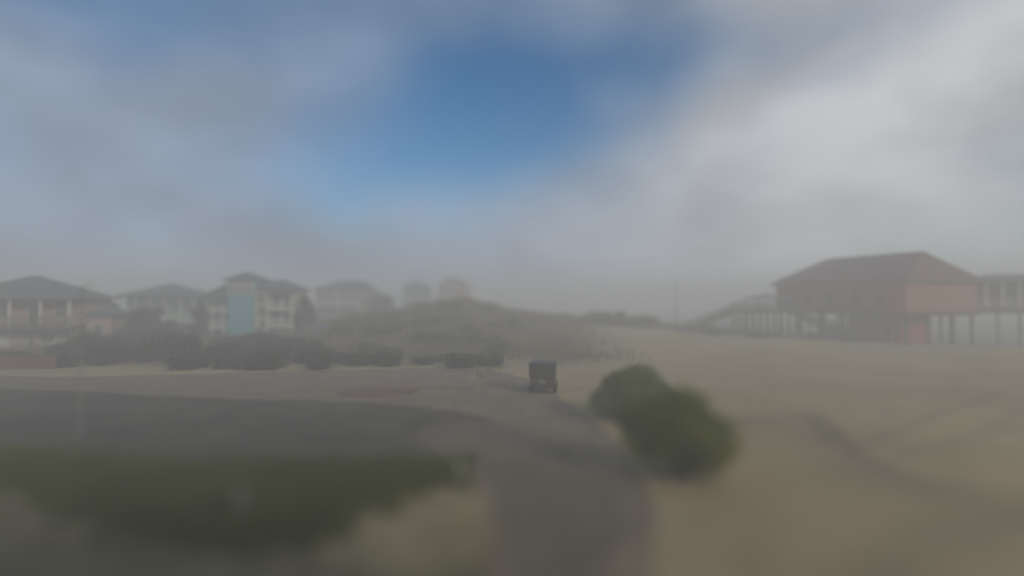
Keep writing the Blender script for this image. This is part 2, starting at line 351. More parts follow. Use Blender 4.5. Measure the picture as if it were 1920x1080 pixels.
# ------------------------------------------------------------------ vegetation
def leaf_cloud(centers, radii, n, size, seed, up=0.25, shell=0.55):
    r = np.random.default_rng(seed); C = np.array(centers); Rr = np.array(radii)
    w = (Rr ** 2).prod(1) ** 0.33; k = r.choice(len(C), n, p=w / w.sum())
    d = r.normal(size=(n, 3)); d /= np.linalg.norm(d, axis=1)[:, None]
    rad = (shell + (1 - shell) * r.random(n)) ** 0.6 * (0.85 + 0.35 * r.random(n))
    P = C[k] + d * Rr[k] * rad[:, None]; ok = P[:, 2] > 0.03; P = P[ok]; d = d[ok]; n = len(P)
    nor = d + r.normal(0, 0.7, (n, 3)); nor[:, 2] += up; nor /= np.linalg.norm(nor, axis=1)[:, None]
    t1 = np.cross(nor, r.normal(size=(n, 3))); t1 /= np.linalg.norm(t1, axis=1)[:, None]; t2 = np.cross(nor, t1)
    s = size * (0.6 + 0.8 * r.random(n))[:, None]
    V = np.stack([P - t1 * s, P + t2 * s * 0.42, P + t1 * s, P - t2 * s * 0.42], 1).reshape(-1, 3)
    return V
def quad_mesh(name, V, m):
    me = bpy.data.meshes.new(name); n = len(V); me.vertices.add(n); me.vertices.foreach_set('co', V.astype(np.float32).ravel())
    me.loops.add(n); me.loops.foreach_set('vertex_index', np.arange(n, dtype=np.int32))
    me.polygons.add(n // 4); me.polygons.foreach_set('loop_start', np.arange(0, n, 4, dtype=np.int32)); me.update(calc_edges=True)
    me.materials.append(MATS[m]); return me
def shrub_meshes(w, h, d, nclump, nleaf, size, seed, m):
    r = np.random.default_rng(seed); cs = []; rs = []
    for i in range(nclump):
        a_ = r.random() * 2 * math.pi; q_ = math.sqrt(r.random()) * 0.72; zz = 0.18 + 0.66 * r.random() * (1 - 0.45 * q_)
        cs.append((math.cos(a_) * q_ * w / 2, math.sin(a_) * q_ * d / 2, zz * h)); k = 0.16 + 0.12 * r.random()
        rs.append((k * w, k * d, k * h * 1.05))
    V = leaf_cloud(cs, rs, nleaf, size, seed + 1)
    st = MB()
    for c in cs[:min(9, nclump)]:
        mid = (c[0] * 0.35, c[1] * 0.35, c[2] * 0.5); b0 = (c[0] * 0.08, c[1] * 0.08, -0.08); k = 0.022 * h
        st.tube(b0, mid, k, k * 0.7, 6); st.tube(mid, c, k * 0.7, k * 0.25, 6)
    return quad_mesh('crown', V, m), st.mesh('stem', 'bark')
def shrub(name, meshes, loc, rz, sc, label, cat, group=None):
    o = empty(name, loc, rz); o.scale = sc; link('crown', meshes[0], o); link('stem', meshes[1], o)
    return tag(o, label, cat, group)

# two big shrubs on the sand in the foreground
shrub('shrub', shrub_meshes(4.5, 2.65, 2.8, 26, 16000, 0.085, 11, 'leaf_near'), (5.65, 27.4, 0.0), 0.3, (1, 1, 1),
      'broad rounded green shrub on the sand, the farther of the two by the road bend', 'shrub', 'shrubs on the sand')
shrub('shrub', shrub_meshes(2.9, 2.8, 3.4, 28, 18000, 0.075, 21, 'leaf_near'), (5.2, 18.2, 0.0), 1.2, (1, 1, 1),
      'dense dark green shrub on the sand, the nearer of the two by the road bend', 'shrub', 'shrubs on the sand')

VAR = {k: [shrub_meshes(1.0, 1.0, 1.0, 18, 1700, 0.05, s + 31 * j, k) for j in range(3)] for k, s in (('leaf_dark', 40), ('leaf_scrub', 400), ('leaf_blue', 900))}
def scatter(n, fx, m, label, group, cat='shrub', seed=0, name='shrub'):
    r = np.random.default_rng(seed); k = 0
    while k < n:
        x, y, w, h = fx(r)
        if x is None: continue
        z = float(zt(x, y)); shrub(name, VAR[m][k % 3], (x, y, z - 0.05), r.random() * 6.28, (w, w * (0.8 + 0.4 * r.random()), h), label, cat, group); k += 1
def pxy(px, y): return (px - 960) / F * y
# thicket in front of the left-hand houses
def f1(r):
    y = r.uniform(50, 66); px = r.uniform(110, 600); return pxy(px, y), y, r.uniform(2.6, 4.4), r.uniform(1.3, 2.3) * (1.25 if 150 < px < 380 else 0.8)
scatter(42, f1, 'leaf_dark', 'dark evergreen shrub in the thicket in front of the green and teal houses', 'thicket before the houses', seed=1)
def f1b(r):
    y = r.uniform(46, 53); px = r.uniform(330, 930); return pxy(px, y), y, r.uniform(2.0, 3.4), r.uniform(0.9, 1.5)
scatter(26, f1b, 'leaf_dark', 'low dark shrub in the row along the edge of the gravel, below the dune', 'shrub row along the gravel', seed=2)
# dune scrub
def f2(r):
    y = r.uniform(56, 97); px = r.uniform(600, 985); return pxy(px, y), y, r.uniform(1.6, 3.4), r.uniform(0.6, 1.2)
scatter(60, f2, 'leaf_scrub', 'olive brown scrub bush on the slope of the grassy dune', 'scrub on the dune slope', seed=3)
def f3(r):
    y = r.uniform(86, 104); px = r.uniform(1000, 1330); return pxy(px, y), y, r.uniform(2.2, 4.2), r.uniform(0.8, 1.7) * (1.35 if 1100 < px < 1220 else 0.8)
scatter(26, f3, 'leaf_scrub', 'grey brown scrub bush on the low dune between the shrubs and the raised deck', 'scrub on the low dune', seed=4)
def f4(r):
    y = r.uniform(77, 84); px = r.uniform(1330, 1600); return pxy(px, y), y, r.uniform(1.8, 3.2), r.uniform(0.5, 1.1)
scatter(16, f4, 'leaf_dark', 'low dark shrub at the foot of the raised deck stairs', 'shrubs at the foot of the deck', seed=5)
def f5(r):
    y = r.uniform(48, 54); px = r.uniform(-60, 130); return pxy(px, y), y, r.uniform(1.8, 2.8), r.uniform(0.8, 1.2)
scatter(9, f5, 'leaf_dark', 'small dark shrub behind the rust red fence', 'shrubs behind the fence', seed=6)

def tree(loc, h, cw, label, m, seed, cone=0.0):
    o = empty('tree', loc); r = np.random.default_rng(seed); cs = []; rs = []; tr = MB()
    tr.tube((0, 0, -0.1), (0.05, 0, h * 0.45), h * 0.030, h * 0.020, 8); tr.tube((0.05, 0, h * 0.45), (0, 0.05, h * 0.85), h * 0.020, h * 0.006, 8)
    for i in range(22):
        zz = r.uniform(0.28, 0.93); q_ = math.sqrt(r.random()) * cw / 2 * (1 - 0.75 * abs(zz - 0.5) * 1.3); a_ = r.random() * 6.28
        c = (math.cos(a_) * q_, math.sin(a_) * q_, zz * h); cs.append(c); k = r.uniform(0.14, 0.22); rs.append((cw * k, cw * k, h * k * 0.7))
        if i < 10: tr.tube((0.03, 0.02, c[2] * 0.75), c, h * 0.009, h * 0.003, 5)
    link('crown', quad_mesh('crown', leaf_cloud(cs, rs, 5200, 0.15, seed), m), o); tr.build('trunk', 'bark', o)
    return tag(o, label, 'tree')
tree((pxy(567, 80), 80, 0.2), 5.6, 3.0, 'dark narrow tree beside the cream wing of the teal house', 'leaf_dark', 61)
tree((pxy(376, 76), 76, 0.0), 5.0, 1.9, 'slim tree in the gap between the green house and the teal house', 'leaf_dark', 62)
tree((pxy(205, 74), 74, 0.0), 5.2, 4.2, 'bluish dark tree in front of the green house, facing the tan house', 'leaf_blue', 63)
tree((pxy(278, 70), 70, 0.0), 4.6, 4.6, 'round dark tree standing before the porch of the green house', 'leaf_dark', 64)
tree((pxy(715, 112), 112, float(zt(-25, 112))), 4.4, 5.0, 'low grey green tree between the taupe house and the slate blue house', 'leaf_blue', 65)

def blades(n, fx, h0, h1, wd, seed, lean=0.35, per=5):
    r = np.random.default_rng(seed); X, Y = fx(r, n); n = len(X); Z = zt(X, Y); out = []
    for k in range(per):
        a_ = r.random(n) * 6.28; h = r.uniform(h0, h1, n); ln = h * lean * r.random(n); b_ = r.random(n) * 6.28
        bx = X + r.normal(0, 0.06, n); by = Y + r.normal(0, 0.06, n); z = Z - 0.02
        ux = np.cos(a_) * wd; uy = np.sin(a_) * wd; tx = bx + np.cos(b_) * ln; ty = by + np.sin(b_) * ln
        out.append(np.stack([np.stack([bx - ux, by - uy, z], 1), np.stack([bx + ux, by + uy, z], 1),
                             np.stack([tx + ux * 0.2, ty + uy * 0.2, z + h], 1), np.stack([tx - ux * 0.2, ty - uy * 0.2, z + h], 1)], 1).reshape(-1, 3))
    return np.concatenate(out)
LP = spline([gnd(*q_) for q_ in LAWN])
def flawn(r, n):
    x = r.uniform(-20, 0, n * 3); y = r.uniform(13, 21.5, n * 3); k = in_poly(x, y, LP); return x[k][:n], y[k][:n]
def fedge(r, n):      # ragged margin of the island
    k = r.integers(0, len(LP), n); c = r.normal(0, 1, (n // 12 + 1, 2))[np.arange(n) // 12] * np.array([0.75, 0.55]); k = np.repeat(k[::12], 12)[:n]
    p_ = LP[k] + c[:len(k)] + r.normal(0, 0.14, (len(k), 2)); p_ = p_[(p_[:, 0] > -24) & (p_[:, 0] < -1.25) & (p_[:, 1] < 22.2)]; return p_[:, 0], p_[:, 1]
gv = np.concatenate([blades(16000, flawn, 0.12, 0.42, 0.012, 71), blades(4800, fedge, 0.10, 0.36, 0.012, 74, 0.6)])
tag(link('grass', quad_mesh('grass', gv, 'grass_blade')), 'dark green overgrown grass island between the road and the sandy verge', 'grass', kind='stuff')
def fdune(r, n):
    x = r.uniform(-62, 46, n * 2); y = r.uniform(50, 104, n * 2)
    s_ = (x - SH[0]) * SHN[0] + (y - SH[1]) * SHN[1]
    k = (r.random(n * 2) < sstep(y, 50, 56) * (1 - sstep(x, 4, 14)) + sstep(y, 84, 94)) & (s_ < -9) & ~((np.abs(x + 37) < 7) & (np.abs(y - 79) < 6)); return x[k][:n], y[k][:n]
tag(link('dune_grass', quad_mesh('dune_grass', blades(15000, fdune, 0.3, 0.8, 0.02, 72, 0.6), 'dune_grass')), 'dry olive dune grass covering the sandy rise', 'grass', kind='stuff')
def ftuft(r, n):
    x = r.uniform(-6, 9, n); y = r.uniform(36, 50, n); k = vnoise(x, y, 3, 12) > 0.12; return x[k], y[k]
tag(link('sparse_grass', quad_mesh('sparse_grass', blades(1300, ftuft, 0.1, 0.3, 0.012, 73, 0.6), 'dune_grass')), 'sparse dry grass tufts on the sand past the buggy', 'grass', kind='stuff')

# ------------------------------------------------------------------ houses
WM = {}
def window(parent, x, y, z, w, h, rz=0.0, nx=2, ny=2, trim='white_trim'):
    """window facing local -Y at (x,y) with its centre height z; frame > pane, muntin"""
    key = (round(w, 2), round(h, 2), nx, ny, trim)
    if key not in WM:
        t_ = 0.09; f = MB()
        for a_ in ((-w/2-t_, -w/2, -h/2-t_, h/2+t_), (w/2, w/2+t_, -h/2-t_, h/2+t_), (-w/2, w/2, h/2, h/2+t_), (-w/2, w/2, -h/2-t_, -h/2)): f.box(a_[0], a_[1], -0.07, 0.02, a_[2], a_[3])
        mu = MB()
        for i in range(1, nx): xx = -w/2 + w*i/nx; mu.box(xx-.022, xx+.022, -0.045, -0.012, -h/2, h/2)
        for j in range(1, ny): zz = -h/2 + h*j/ny; mu.box(-w/2, w/2, -0.043, -0.014, zz-.02, zz+.02)
        WM[key] = (f.mesh('window', trim), MB().box(-w/2, w/2, -0.022, 0.012, -h/2, h/2).mesh('pane', 'glass'), mu.mesh('muntin', trim) if mu.v else None)
    f, pn, mu = WM[key]; o = link('window', f, parent, (x, y, z), rz); link('pane', pn, o)
    if mu: link('muntin', mu, o)
    return o
def door(parent, x, y, z0, w, h, rz=0.0, m='wood_dark'):
    f = MB()
    f.box(-w/2-.1, -w/2, -.07, .02, 0, h+.1).box(w/2, w/2+.1, -.07, .02, 0, h+.1).box(-w/2, w/2, -.07, .02, h, h+.1)
    o = f.build('door_frame', 'white_trim', parent, (x, y, z0), rz); MB().box(-w/2, w/2, -.03, .012, 0, h).build('door', m, o)
    MB().tube((w*.36, -.09, h*.48), (w*.36, -.03, h*.48), .035, .03, 8).build('handle', 'steel', o); return o
def hip(parent, x0, x1, y0, y1, z, h, m, ov=0.5, pull0=None, pull1=None, name='roof', th=0.22):
    X0, X1, Y0, Y1 = x0-ov, x1+ov, y0-ov, y1+ov; my = (Y0+Y1)/2; hw = (Y1-Y0)/2
    if (X1-X0) >= (Y1-Y0):
        a_ = X0 + (hw if pull0 is None else pull0); b_ = X1 - (hw if pull1 is None else pull1); r0, r1 = (a_, my, z+h), (b_, my, z+h)
        fs = [(4,5,9,8),(6,7,8,9),(5,6,9),(7,4,8)]
    else:
        mx = (X0+X1)/2; hw = (X1-X0)/2; a_ = Y0 + (hw if pull0 is None else pull0); b_ = Y1 - (hw if pull1 is None else pull1)
        r0, r1 = (mx, a_, z+h), (mx, b_, z+h); fs = [(5,6,9,8),(7,4,8,9),(4,5,8),(6,7,9)]
    vs = [(X0,Y0,z-th),(X1,Y0,z-th),(X1,Y1,z-th),(X0,Y1,z-th),(X0,Y0,z),(X1,Y0,z),(X1,Y1,z),(X0,Y1,z), r0, r1]
    return MB().add(vs, [(0,3,2,1),(0,1,5,4),(1,2,6,5),(2,3,7,6),(3,0,4,7)] + fs).build(name, m, parent)
def gable(parent, x0, x1, y0, y1, z, h, m, wallm, ov=0.45, axis='x', name='roof', th=0.2):
    """gable roof, ridge along axis, with its gable triangles"""
    mb = MB()
    sw = (lambda p_: p_) if axis == 'x' else (lambda p_: (p_[1], p_[0], p_[2]))
    if axis == 'y': x0, x1, y0, y1 = y0, y1, x0, x1
    my = (y0+y1)/2; hw = (y1-y0)/2; k = h/hw
    for sy_ in (-1, 1):
        e = my + sy_*(hw+ov); ze = z - k*ov
        vs = [(x0-ov,e,ze),(x1+ov,e,ze),(x1+ov,my,z+h),(x0-ov,my,z+h)]; vs += [(a_, b_, c_+th) for a_, b_, c_ in vs]
        mb.add([sw(v_) for v_ in vs], [(0,3,2,1),(4,5,6,7),(0,1,5,4),(1,2,6,5),(2,3,7,6),(3,0,4,7)])
    for xx in (x0+.01, x1-.13):
        vs = [(xx,y0,z),(xx,y1,z),(xx,my,z+h-.02),(xx+.12,y0,z),(xx+.12,y1,z),(xx+.12,my,z+h-.02)]
        MB().add([sw(v_) for v_ in vs], [(0,1,2),(5,4,3),(0,3,4,1),(1,4,5,2),(2,5,3,0)]).build('gable', wallm, parent)
    return mb.build(name, m, parent)
def stilts(parent, xs_, ys_, h, r=0.16, m='pile', z0=-0.5):
    me_ = MB().tube((0, 0, z0), (0, 0, h), r, r*0.92, 8).mesh('stilt', m)
    for x in xs_:
        for y in ys_: link('stilt', me_, parent, (x, y, 0))
def railing(parent, a_, b_, h=1.0, m='white_trim', step=0.16, name='railing'):
    a_ = Vector(a_); b_ = Vector(b_); L = (b_-a_).length; mb = MB(); n = max(2, int(L/step)); up = Vector((0, 0, 1))
    mb.bar(a_+up*h, b_+up*h, .09, .06); mb.bar(a_+up*.12, b_+up*.12, .06, .06)
    for i in range(n+1):
        p_ = a_ + (b_-a_)*(i/n); w = .035 if i % 10 and i != n else .1; mb.bar(p_, p_+up*(h if w < .05 else h+.08), w, w)
    return mb.build(name, m, parent)
def stair(parent, a_, b_, width, m='wood_grey', n=None, rails=True, posts=True):
    """straight stair from foot a_ to head b_; steps are one part each"""
    a_ = Vector(a_); b_ = Vector(b_); d = b_-a_; hd = Vector((d.x, d.y, 0)); L = hd.length; hd.normalize(); sd_ = Vector((-hd.y, hd.x, 0)); n = n or max(3, int(d.z/0.19))
    rz = math.atan2(hd.y, hd.x); tr = MB().box(-L/n*.56, L/n*.56, -width/2, width/2, -.04, .02).mesh('step', m)
    for i in range(n): p_ = a_ + d*((i+.5)/n); link('step', tr, parent, (p_.x, p_.y, p_.z + d.z/n*.5), rz)
    for s_ in (-1, 1):
        o_ = sd_*s_*(width/2+.03); MB().bar(a_+o_, b_+o_, .06, .3).build('stringer', m, parent)
        if rails: railing(parent, a_+o_, b_+o_, 1.05, m, .2, 'handrail')
        if posts:
            for k in (0.25, 0.45, 0.62, 0.78, 0.92):
                p_ = a_ + d*k + o_*1.12; z0 = -0.4
                MB().bar((p_.x, p_.y, z0), (p_.x, p_.y, p_.z+1.0), .13, .13).build('post', m, parent)
def column(parent, x, y, z0, z1, w=0.2, m='white_trim'):
    return MB().box(x-w/2, x+w/2, y-w/2, y+w/2, z0+.12, z1-.1).box(x-w*.7, x+w*.7, y-w*.7, y+w*.7, z0, z0+.12).box(x-w*.7, x+w*.7, y-w*.7, y+w*.7, z1-.1, z1).build('column', m, parent)

# --- red house on stilts, right
H = empty('beach_house', (47.0, 70.0, 0.0), R(-72)); FZ, EZ, LW, DW = 4.0, 7.7, 21.0, 11.9
tag(H, 'big red house on stilts with dark hipped roof, on the sand by the sea', 'house')
box('wall', 'red_wall', H, -LW, -0.12, 0, DW, FZ, EZ)
box('end_wall', 'red_wall_sunlit', H, -0.12, 0.0, 0.0, DW, FZ, EZ)['label'] = 'red end wall, its sunlit side painted paler orange'
hip(H, -LW, 0, 0, DW, EZ + .2, 3.75, 'roof_brown', 0.7, 4.6, 3.0)
box('floor_beam', 'wood_dark', H, -LW - .15, .15, -.15, DW + .15, FZ - .45, FZ - .003)
stilts(H, (-20.6, -16.5, -12.4, -8.3, -4.2, -0.35), (0.35, 4.0, 7.9, 11.5), FZ - .45, 0.2)
box('storage_room', 'red_wall', H, -9.5, -2.2, 2.0, 7.0, 0, FZ - .46)
door(H, -4.0, 1.99, 0.02, 1.0, 2.1)
for x in (-18.6, -14.8, -11.0, -7.0, -3.2): window(H, x, -0.01, FZ + 1.75, 1.2, 1.5, 0, 2, 2, 'red_wall')
# --- pale covered porch behind it, running out of frame
PT = empty('porch', (60.6, 76.2, 0.0), R(-18)); tag(PT, 'pale grey covered porch on posts beyond the end of the red house', 'porch')
box('deck', 'wood_grey', PT, -1.2, 16, 0, 7, 4.25, 4.6); box('beam', 'wood_grey', PT, -1.2, 16, 0.1, 0.5, 3.7, 4.24)
hip(PT, -1.2, 16, 0, 7, 8.0, 0.9, 'roof_grey', 0.3)
for i in range(10): column(PT, -0.9 + i * 1.8, 0.25, 4.6, 7.78, 0.24)
railing(PT, (-1.1, 0.2, 4.6), (15.9, 0.2, 4.6), 1.05, 'white_trim', .22)
box('back_wall', 'taupe_wall', PT, -1.0, 15.8, 6.5, 6.7, 4.61, 7.77)
stilts(PT, (-0.6, 4.5, 9.5, 14.8), (0.4, 6.4), 3.7, 0.17, 'pile', -2.5)

# --- raised deck with stairs both ways, left of the red house
D = empty('raised_deck', (36.6, 85.5, 0.0)); tag(D, 'weathered grey raised deck with stairs down both sides, against the red house', 'deck')
bd = MB().box(-3.7, 3.9, -.075, .075, 4.0, 4.06).mesh('deck_board', 'wood_grey')
for i in range(32): link('deck_board', bd, D, (0, -2.4 + i * .158, 0))
for y in (-2.3, 2.4): MB().box(-3.7, 3.9, y - .08, y + .08, 3.6, 3.995).build('beam', 'wood_dark', D)
for x in np.linspace(-3.5, 3.7, 8):
    for y in (-2.1, 0.1, 2.2): MB().box(x - .11, x + .11, y - .11, y + .11, -.5, 3.6).build('post', 'wood_dark', D)
railing(D, (-3.7, -2.35, 4.06), (3.9, -2.35, 4.06), 1.15, 'wood_grey', .15); railing(D, (-3.7, 2.45, 4.06), (3.9, 2.45, 4.06), 1.15, 'wood_grey', .15)
stair(D, (-13.2, 0, 0.3), (-3.75, 0, 4.0), 1.8); stair(D, (6.9, -11.6, 0.0), (2.7, -2.5, 4.0), 1.8)
hip(D, -1.8, 3.4, -2.2, 2.2, 6.1 - .35, 0.5, 'roof_grey', .5, name='canopy_roof', th=.14)
for x in (-1.6, 3.2):
    for y in (-2.0, 2.0): MB().box(x - .07, x + .07, y - .07, y + .07, 4.06, 5.62).build('canopy_post', 'wood_grey', D)

# --- teal house with window tower
C = empty('beach_house', (pxy(470, 78), 78, 0.0), R(4)); tag(C, 'teal house with a tall middle tower full of windows and a cream wing', 'house')
# tower
box('tower_wall', 'teal_wall', C, -2.5, 0.75, -1.2, 5, 0, 5.9); box('tower_top', 'teal_pale', C, -2.6, 0.85, -1.3, 5, 5.9, 8.0)
hip(C, -2.6, 0.85, -1.3, 5, 8.2, 1.0, 'roof_grey', .35, name='tower_roof')
for i in range(4): window(C, -2.0 + i * .75, -1.31, 6.75, .46, .95, 0, 1, 2)
for i in range(4): window(C, -2.0 + i * .75, -1.31, 7.55, .46, .26, 0, 1, 1)
# left wing with porches under a sloping roof
box('left_wall', 'teal_pale', C, -5.6, -2.51, 0.6, 7, 0, 5.4)
MB().add([(-6.5,-1.5,5.2),(-2.61,-1.5,5.2),(-2.61,7.4,5.2),(-6.5,7.4,5.2),(-5.0,-.6,6.6),(-2.61,1.2,8.1),(-2.61,6.4,8.1),(-4.8,6.2,6.9)],
         [(0,3,2,1),(0,1,5,4),(1,2,6,5),(2,3,7,6),(3,0,4,7),(4,5,6,7)]).build('side_roof', 'roof_green', C)
for z in (1.9, 4.1):
    box('porch_floor', 'white_trim', C, -5.9, -2.52, -1.0, 0.59, z - .22, z); railing(C, (-5.85, -.95, z), (-2.55, -.95, z), .9)
for x in (-5.8, -4.5, -3.2):
    for z0, z1 in ((0, 1.67), (1.9, 3.87), (4.1, 5.18)): column(C, x, -.85, z0, z1, .18)
for x in (-4.9, -3.9, -3.0): window(C, x, .59, 3.0, .7, 1.2); window(C, x, .59, 4.75, .7, .7, 0, 2, 1)
door(C, -3.9, .59, .02, 1.0, 1.7)
# right wing, cream
box('right_wall', 'cream_wall', C, .76, 5.6, -.6, 6.5, 0, 6.75); hip(C, .86, 5.6, -.6, 6.5, 6.95, 1.35, 'roof_grey', .4)
for x, z in ((1.3, 4.05), (1.4, 2.2), (1.2, 5.8)): window(C, x + .35, -.61, z, .7, 1.0)
for z in (2.1, 4.3):
    box('balcony', 'white_trim', C, 2.6, 5.9, -1.9, -.61, z - .2, z); railing(C, (2.65, -1.85, z), (5.85, -1.85, z), .95)
    for x in (2.7, 5.8): column(C, x, -1.75, z, z + 1.98, .16)
    window(C, 3.6, -.61, z + 1.0, 1.0, 1.6, 0, 2, 1); window(C, 5.0, -.61, z + 1.0, .9, 1.6, 0, 2, 1)
box('balcony_roof', 'roof_grey', C, 2.5, 6.0, -2.0, -.62, 6.3, 6.45)
for x in (2.7, 5.8): column(C, x, -1.75, 0, 1.9, .2)
box('garage_door', 'white_trim', C, 2.9, 5.2, -.66, -.6, 0, 1.75)
door(C, 1.3, -.61, .02, .9, 1.75)
box('plinth', 'concrete', C, -5.9, 5.9, -2.2, 6.9, -.5, -.01)

# --- pale green house with hipped roof
B = empty('beach_house', (pxy(305, 88), 88, 0.0), R(8)); tag(B, 'pale green house with low green hipped roof and full width porch', 'house')
box('wall', 'green_wall', B, -5, 5, 0, 8, 2.4, 6.0); hip(B, -5, 5, -1.8, 8, 6.1, 2.0, 'roof_green', .5)
box('porch_floor', 'white_trim', B, -5.2, 5.2, -1.9, -.02, 2.15, 2.4); railing(B, (-5.1, -1.8, 2.4), (5.1, -1.8, 2.4), .95)
for x in (-5.0, -3.0, -1.0, 1.0, 3.0, 5.0): column(B, x, -1.7, 2.4, 5.86, .2)
for x in (-3.8, -1.8, 2.0, 3.8): window(B, x, -.01, 4.2, .9, 1.5)
door(B, 0.1, -.01, 2.42, 1.0, 2.1)
box('lower_wall', 'green_wall', B, -3.5, 4.5, 1.0, 7.5, 0, 2.38); stilts(B, (-4.8, 0, 4.8), (-1.6,), 2.15, .15)
for x in (-1.8, 2.2): window(B, x, .99, 1.35, 1.1, .9)

# --- pink house far left
A = empty('beach_house', (pxy(35, 64), 64, 0.0), R(14)); tag(A, 'pinkish tan house with grey hipped roof at the left edge behind the fence', 'house')
box('wall', 'pink_wall', A, -6, 5.6, 0, 9, 2.7, 5.6); hip(A, -6, 5.6, -1.6, 9, 5.75, 2.5, 'roof_grey', .6)
box('porch_floor', 'wood_grey', A, -6.2, 5.8, -1.9, -.02, 2.4, 2.7); railing(A, (-6.1, -1.8, 2.7), (5.7, -1.8, 2.7), 1.0, 'wood_grey')
for x in (-5.9, -3.0, 0.0, 2.8, 5.5): column(A, x, -1.6, 2.7, 5.5, .22)
for x in (-4.4, -1.5, 4.0): window(A, x, -.01, 4.3, 1.0, 1.4)
door(A, 1.5, -.01, 2.72, 1.0, 2.1)
box('lower_wall', 'cream_wall', A, -5.7, 5.0, .4, 8.6, 0, 2.39); stilts(A, (-5.9, -2, 2, 5.5), (-1.6,), 2.4, .16)
box('garage_door', 'white_trim', A, -3.9, -.9, .33, .4, 0, 2.05); window(A, 2.6, .39, 1.3, 1.2, .9)
EX = box('side_wing', 'rose_wall', A, 5.62, 8.2, 2.0, 8.0, 0, 3.6); hip(A, 5.62, 8.2, 2.0, 8.0, 3.75, .9, 'roof_grey', .3, name='wing_roof'); window(A, 6.9, 1.99, 2.0, .9, 1.2)

# --- taupe house behind the dune
Dh = empty('beach_house', (pxy(634, 112), 112, 1.2), R(-6)); tag(Dh, 'taupe house with flat topped grey roof standing behind the dune shrubs', 'house')
box('wall', 'taupe_wall', Dh, -4.6, 4.8, 0, 8, 0, 6.2); hip(Dh, -4.6, 4.8, 0, 8, 6.3, 1.75, 'roof_slate', .4, 3.6, 1.4)
for x in (-3.2, -1.0, 1.2, 3.4): window(Dh, x, -.01, 4.7, .9, 1.3); window(Dh, x, -.01, 2.0, .9, 1.3)
box('balcony', 'white_trim', Dh, -4.6, 4.8, -1.5, -.02, 3.1, 3.3); railing(Dh, (-4.5, -1.45, 3.3), (4.7, -1.45, 3.3), .95)
for x in (-4.4, 0, 4.6): column(Dh, x, -1.3, 3.3, 6.07, .18); column(Dh, x, -1.3, -.3, 3.1, .2)
box('side_wing', 'rose_wall', Dh, 4.82, 8.4, 1.0, 7.0, 0, 4.2); gable(Dh, 4.82, 8.4, 1.0, 7.0, 4.2, 1.0, 'roof_grey', 'rose_wall', .3, 'x', 'wing_roof'); window(Dh, 6.6, .99, 2.6, 1.0, 1.2)

# --- slate blue narrow house and rose gabled house on the dune
E = empty('beach_house', (pxy(781, 136), 136, 2.2), R(5)); tag(E, 'narrow slate blue house, blurred dark shape behind the dune crest', 'house')
box('wall', 'blue_wall', E, -3.2, 2.9, 0, 7, 0, 6.2); hip(E, -3.2, 2.9, 0, 7, 6.3, 1.7, 'roof_slate', .35)
for x in (-1.8, 0, 1.7): window(E, x, -.01, 4.6, .8, 1.3); window(E, x, -.01, 2.0, .8, 1.3)
box('balcony', 'white_trim', E, -3.2, 2.9, -1.3, -.02, 3.1, 3.3); railing(E, (-3.1, -1.2, 3.3), (2.8, -1.2, 3.3), .95)
G = empty('beach_house', (pxy(846, 128), 128, 2.4), R(-8)); tag(G, 'rose beige house with gabled roof, the last one at the right end of the row', 'house')
box('wall', 'rose_wall', G, -2.9, 2.9, 0, 7, 0, 6.2); gable(G, -2.9, 2.9, 0, 7, 6.2, 1.6, 'roof_grey', 'rose_wall', .4, 'y')
for x in (-1.7, 0, 1.7): window(G, x, -.01, 4.5, .8, 1.4); window(G, x, -.01, 1.9, .8, 1.3)
box('balcony', 'white_trim', G, -2.9, 2.9, -1.3, -.02, 3.1, 3.3); railing(G, (-2.8, -1.2, 3.3), (2.8, -1.2, 3.3), .95)

# --- pale blue shed beside the teal house
SHD_ = empty('garden_shed', (pxy(588, 73), 73, 0.0), R(-10)); tag(SHD_, 'low pale blue shed behind the shrubs beside the teal house', 'shed')
box('wall', 'pale_blue', SHD_, -1.7, 1.7, 0, 2.4, 0, 1.75); gable(SHD_, -1.7, 1.7, 0, 2.4, 1.75, .55, 'roof_grey', 'pale_blue', .2, 'x'); door(SHD_, -.5, -.01, .02, .8, 1.6, 0, 'white_trim'); window(SHD_, .8, -.01, 1.1, .6, .6)

# --- unseen house behind the camera, added to shade the near ground (the camera looks out from under its front wall)
K = empty('beach_house', (0.5, -1.0, 0.0)); tag(K, 'unseen grey clapboard house added behind the viewpoint to shade the near ground', 'house')
box('wall', 'taupe_wall', K, -9, 9, -9.5, 0, 2.6, 8.6); hip(K, -9, 9, -9.5, 0, 8.7, 3.0, 'roof_slate', .5)
box('lower_wall', 'taupe_wall', K, -7.5, 7.5, -9.0, -2.0, 0, 2.59); stilts(K, (-8.7, -4.4, 0, 4.4, 8.7), (-.3,), 2.6, .18)
for x in (-6.5, -3.0, 3.0, 6.5): window(K, x, .01, 6.2, 1.1, 1.5, R(180))
door(K, 0, .01, 2.65, 1.0, 2.1, R(180))

# ------------------------------------------------------------------ smaller things
FN = empty('timber_fence', (-41.5, 46.2, 0.0), R(6)); tag(FN, 'low rust red timber fence in front of the tan house', 'fence')
brd = MB().box(-.065, .065, -.012, .012, .06, 1.15).mesh('board', 'rust_board')
for i in range(36): link('board', brd, FN, (-.2 + i * .15, 0, 0))
for x in (-.3, 1.5, 3.3, 5.15): MB().box(x - .05, x + .05, .03, .13, -.3, 1.22).build('post', 'rust_board', FN)
for z in (.3, .9): MB().box(-.35, 5.2, .013, .04, z - .04, z + .04).build('rail', 'rust_board', FN)

